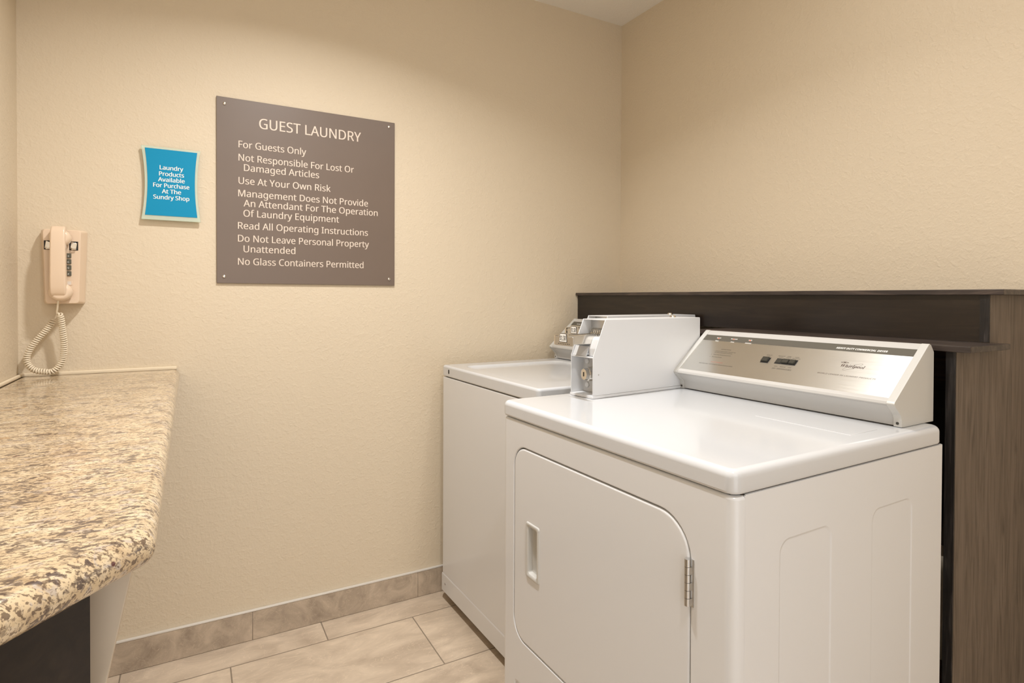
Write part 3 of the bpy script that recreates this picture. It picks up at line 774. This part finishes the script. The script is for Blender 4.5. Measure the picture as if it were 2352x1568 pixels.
for k in range(6):
    a = zk+k*0.0132
    m_.cyl((fx-0.0045, 0.0905, a+0.0003), (fx-0.0045, 0.0905, a+0.0129), 0.0052, n=16)
    if k % 2 == 0: m_.box(fx-0.0038, fx-0.0004, 0.0850, 0.0900, a+0.0004, a+0.0128)
m_.box(fx-0.0012, fx-0.0002, 0.0800, 0.0860, zk, zk+0.0792)
m_.build('hinge', 'steel', door)
# console and its marks
fm, LT = console(dr, DX, 0.0290, 0.6370)
def fit(mb, t, f, y_left, y_right, tb, cap, capch, dt=0.0):
    text_into(mb, t, f, -y_left, -y_right, (tb-0.02)*LT, cap, fm, capch, lift=0.0005 if tb > 0.74 else 0.00006)
FM = F_MATH or F_SANS
sb, sbi, si = sans_bold, sans_bold_italic, sans_italic
mb = MB(DX); fit(mb, sbi('HEAVY DUTY COMMERCIAL DRYER'), FM, 0.2180, 0.1016, 0.806, 0.0058, sbi('H')); mb.build('lettering', 'print_white', dr)
mb = MB(DX)
for t, a, c, tb in (('Regular', .5763, .5608, .826), ('Heavy', .5746, .5621, .758), ('Permanent', .5267, .5039, .826), ('Press', .5202, .5083, .758), ('Knits', .4675, .4560, .828), ('Delicates', .4715, .4515, .759)):
    mb = MB(DX); fit(mb, sbi(t), FM, a, c, tb, 0.0040, sbi('H')); mb.build('lettering', 'print_white', dr)
for y, t in ((.5686, .810), (.5159, .812), (.4618, .812)):
    c0 = Vector(fm(-y, (t-0.005)*LT, -0.0004)); c1 = Vector(fm(-y, (t-0.005)*LT, 0.0013))
    MB(DX).cyl(c0, c1, 0.0016, n=12, dome=0.0005).build('indicator_light', 'lamp_red', dr)
mb = MB(DX)
for t, a, c, tb, cap in (('INSTRUCTIONS', .5320, .4984, .585, .0030), ('1.', .5518, .5495, .535, .0026), ('Load dry clothes loosely, close door and', .5470, .4774, .540, .0028), ('do not overload machine', .5460, .4857, .510, .0028),
        ('2.', .5520, .5495, .459, .0026), ('Select Dry Temperature Cycle', .5440, .4852, .462, .0030), ('3.', .5514, .5490, .411, .0026), ('Push Start Button', .5440, .5098, .411, .0030),
        ('MACHINE WILL NOT OPERATE WHEN DOOR IS OPEN', .5698, .4555, .252, .0031),
        ('PUSH TO', .3823, .3660, .565, .0026), ('START', .3804, .3678, .540, .0026), ('REGULAR', .3487, .3292, .568, .0026), ('HEAVY', .3454, .3322, .545, .0026), ('PERM', .3236, .3131, .570, .0026), ('PRESS', .3241, .3113, .545, .0026),
        ('KNITS', .3020, .2911, .568, .0026), ('DELICATES', .3072, .2859, .543, .0026), ('HIGH', .3409, .3313, .365, .0026), ('MEDIUM', .3246, .3089, .365, .0026), ('LOW', .3022, .2935, .365, .0026)):
    mb = MB(DX); fit(mb, si(t), FM, a, c, tb, cap, si('H')); mb.build('lettering', 'print_black', dr)
mb = MB(DX); fit(mb, si('SAFETY WARNING'), FM, .5343, .4938, .303, .0028, si('H')); mb.build('lettering', 'print_red', dr)
mb = MB(DX); fit(mb, si('DRY TEMPERATURES'), FM, .3424, .2893, .318, .0042, si('H')); mb.build('lettering', 'print_black', dr)
mb = MB(DX); fit(mb, si('WORLD LEADER IN LAUNDRY PRODUCTS'), FM, .2230, .0912, .335, .0040, si('H')); mb.build('lettering', 'print_brown', dr)
# brand mark: serif word, thin tilted loop, small pointed oval
mb = MB(DX); fit(mb, serif_bold_italic('Whirlpool'), FM, .1815, .1275, .492, .0090, serif_bold_italic('h'))
mb.build('wordmark', 'print_brown', dr)
mb = MB(DX)
def ring(uc, tc, a, c, rot_, w, n=48, taper=0.0):
    P_ = []
    for k in range(n):
        q_ = 2*math.pi*k/n; ww = w*(1-taper*abs(math.sin(q_)))
        P_.append([(uc+(a+s__)*math.cos(q_)*math.cos(rot_)-(c+s__)*math.sin(q_)*math.sin(rot_), tc+(a+s__)*math.cos(q_)*math.sin(rot_)+(c+s__)*math.sin(q_)*math.cos(rot_)) for s__ in (-ww/2, ww/2)])
    vv = [[mb.bm.verts.new(fm(p_[0], p_[1], 0.00006)) for p_ in pr] for pr in P_]
    for k in range(n): mb.bm.faces.new((vv[k][0], vv[(k+1) % n][0], vv[(k+1) % n][1], vv[k][1]))
def ellipse(uc, tc, a, c, l=0.00006, n=32):
    mb.bm.faces.new([mb.bm.verts.new(fm(uc+a*math.cos(2*math.pi*k/n), tc+c*math.sin(2*math.pi*k/n), l)) for k in range(n)])
ring(-0.1540, 0.487*LT, 0.0215, 0.0048, math.radians(34), 0.00055)
ring(-0.1768, 0.552*LT, 0.0062, 0.0027, 0, 0.0007)
mb.bm.faces.new([mb.bm.verts.new(fm(*p_, 0.00006)) for p_ in ((-0.1830, 0.552*LT-0.0013), (-0.1868, 0.552*LT), (-0.1830, 0.552*LT+0.0013))][::-1])
mb.bm.faces.new([mb.bm.verts.new(fm(*p_, 0.00006)) for p_ in ((-0.1706, 0.552*LT-0.0013), (-0.1668, 0.552*LT), (-0.1706, 0.552*LT+0.0013))])
ellipse(-0.1768, 0.552*LT, 0.0040, 0.0013)
mb.build('emblem', 'print_brown', dr)
# buttons
def fbox(y_l, y_r, t0, t1, l0, l1, bev=0.0):
    m_ = MB(DX); bm = bmesh.new(); bmesh.ops.create_cube(bm, size=1)
    for v in bm.verts:
        v.co = Vector(fm(-(y_l if v.co.x < 0 else y_r), (t0 if v.co.y < 0 else t1)*LT, l0 if v.co.z < 0 else l1))
    if bev: bmesh.ops.bevel(bm, geom=bm.edges[:], offset=bev, segments=2, affect='EDGES')
    return m_.merge(bm)
fbox(.3865, .3640, .392, .500, -0.0002, 0.0006).build('button_well', 'button_well', dr)
fbox(.3855, .3660, .405, .496, 0.0004, 0.0048, 0.0012).build('start_button', 'button_black', dr)
w = fbox(.3460, .2886, .400, .503, -0.0002, 0.0006).build('button_well', 'button_well', dr)
for a, c, h in ((.3445, .3295, 0.0018), (.3270, .3090, 0.0048), (.3075, .2915, 0.0048)):
    fbox(a, c, .413, .492, 0.0004, h, 0.0011).build('temperature_button', 'button_black', dr)
coin_box(dr, DX, (0.2088, 0.6105, DT), math.radians(4.0), 0.0900, 0.2090, 0.4385, slide_x=-0.0725)

# ---- washer
WX = Frame((-0.9239, -0.03), WYAW, 0.985)
WW, WD, WT, WLB = 0.700, 0.645, 0.914, 0.8725
wa = thing('washer', 'white coin operated top loading washer in the corner behind the dryer', 'washing machine', WX.loc, WYAW)
wz = 0.0195
m_ = MB(WX); L_ = []
def wplan(i): return rr(0.0015+i, WD-i, -WW+i, -i, 0.010, 5)
for i, z in ((0.0, wz), (0.0, WLB-0.008), (0.0015, WLB-0.0045), (0.005, WLB-0.0035)): L_.append([Vector((x, y, z)) for x, y in wplan(i)])
m_.loops(L_).build('cabinet', 'enamel', wa, angle=40)
MB(WX).box(0.012, WD-0.01, -WW+0.012, -0.012, WLB-0.006, WLB+0.003).build('seam', 'dark_gap', wa)
# toe panel: slightly kicked-back strip with end tab and screw
tpn = MB(WX)
tpn.prism([(0.0012, 0.090), (-0.0012, 0.084), (-0.0012, 0.0215), (0.0012, 0.0200)], lambda x, z, y: Vector((x, y, z)), -WW+0.004, -0.004)
tpo = tpn.build('toe_panel', 'enamel', wa)
MB(WX).cyl((-0.0008, -0.038, 0.056), (-0.0020, -0.038, 0.056), 0.0042, n=14).build('screw', 'steel', tpo)
for x in (0.06, WD-0.06):
    for y in (-0.06, -WW+0.06): MB(WX).cyl((x, y, WX.zf+0.0005), (x, y, wz+0.002), 0.018, n=14).build('foot', 'button_black', wa)
lid(wa, WX, 0.0, WD, -WW, 0.0, WLB, WT, 0.014, 0.009, hole=(0.050, 0.503, -0.600, -0.082, 0.045), name='top')
MB(WX).prism(rr(-0.0685, -0.0595, 0.8845, 0.9010, 0.0044, 5), lambda y, z, x: Vector((x, y, z)), -0.0008, 0.0006).build('plug_hole', 'button_well', wa)
mx = lambda x: 0.505+(x-0.5255)*0.955
mz = lambda z: 0.914+(z-0.914)*1.02
wfm, WLT = console(wa, WX, -0.572, -0.006, mx, mz)
mb = MB(WX); text_into(mb, sbi('Normal'), FM, 0.058, 0.086, 0.787*WLT, 0.0048, wfm, sbi('H'), lift=0.0005); mb.build('lettering', 'print_white', wa)
coin_box(wa, WX, (0.2240, -0.6900, WT), 0.0, 0.1000, 0.2095, 0.4380, slide_x=-0.0620, raise_=0.004)
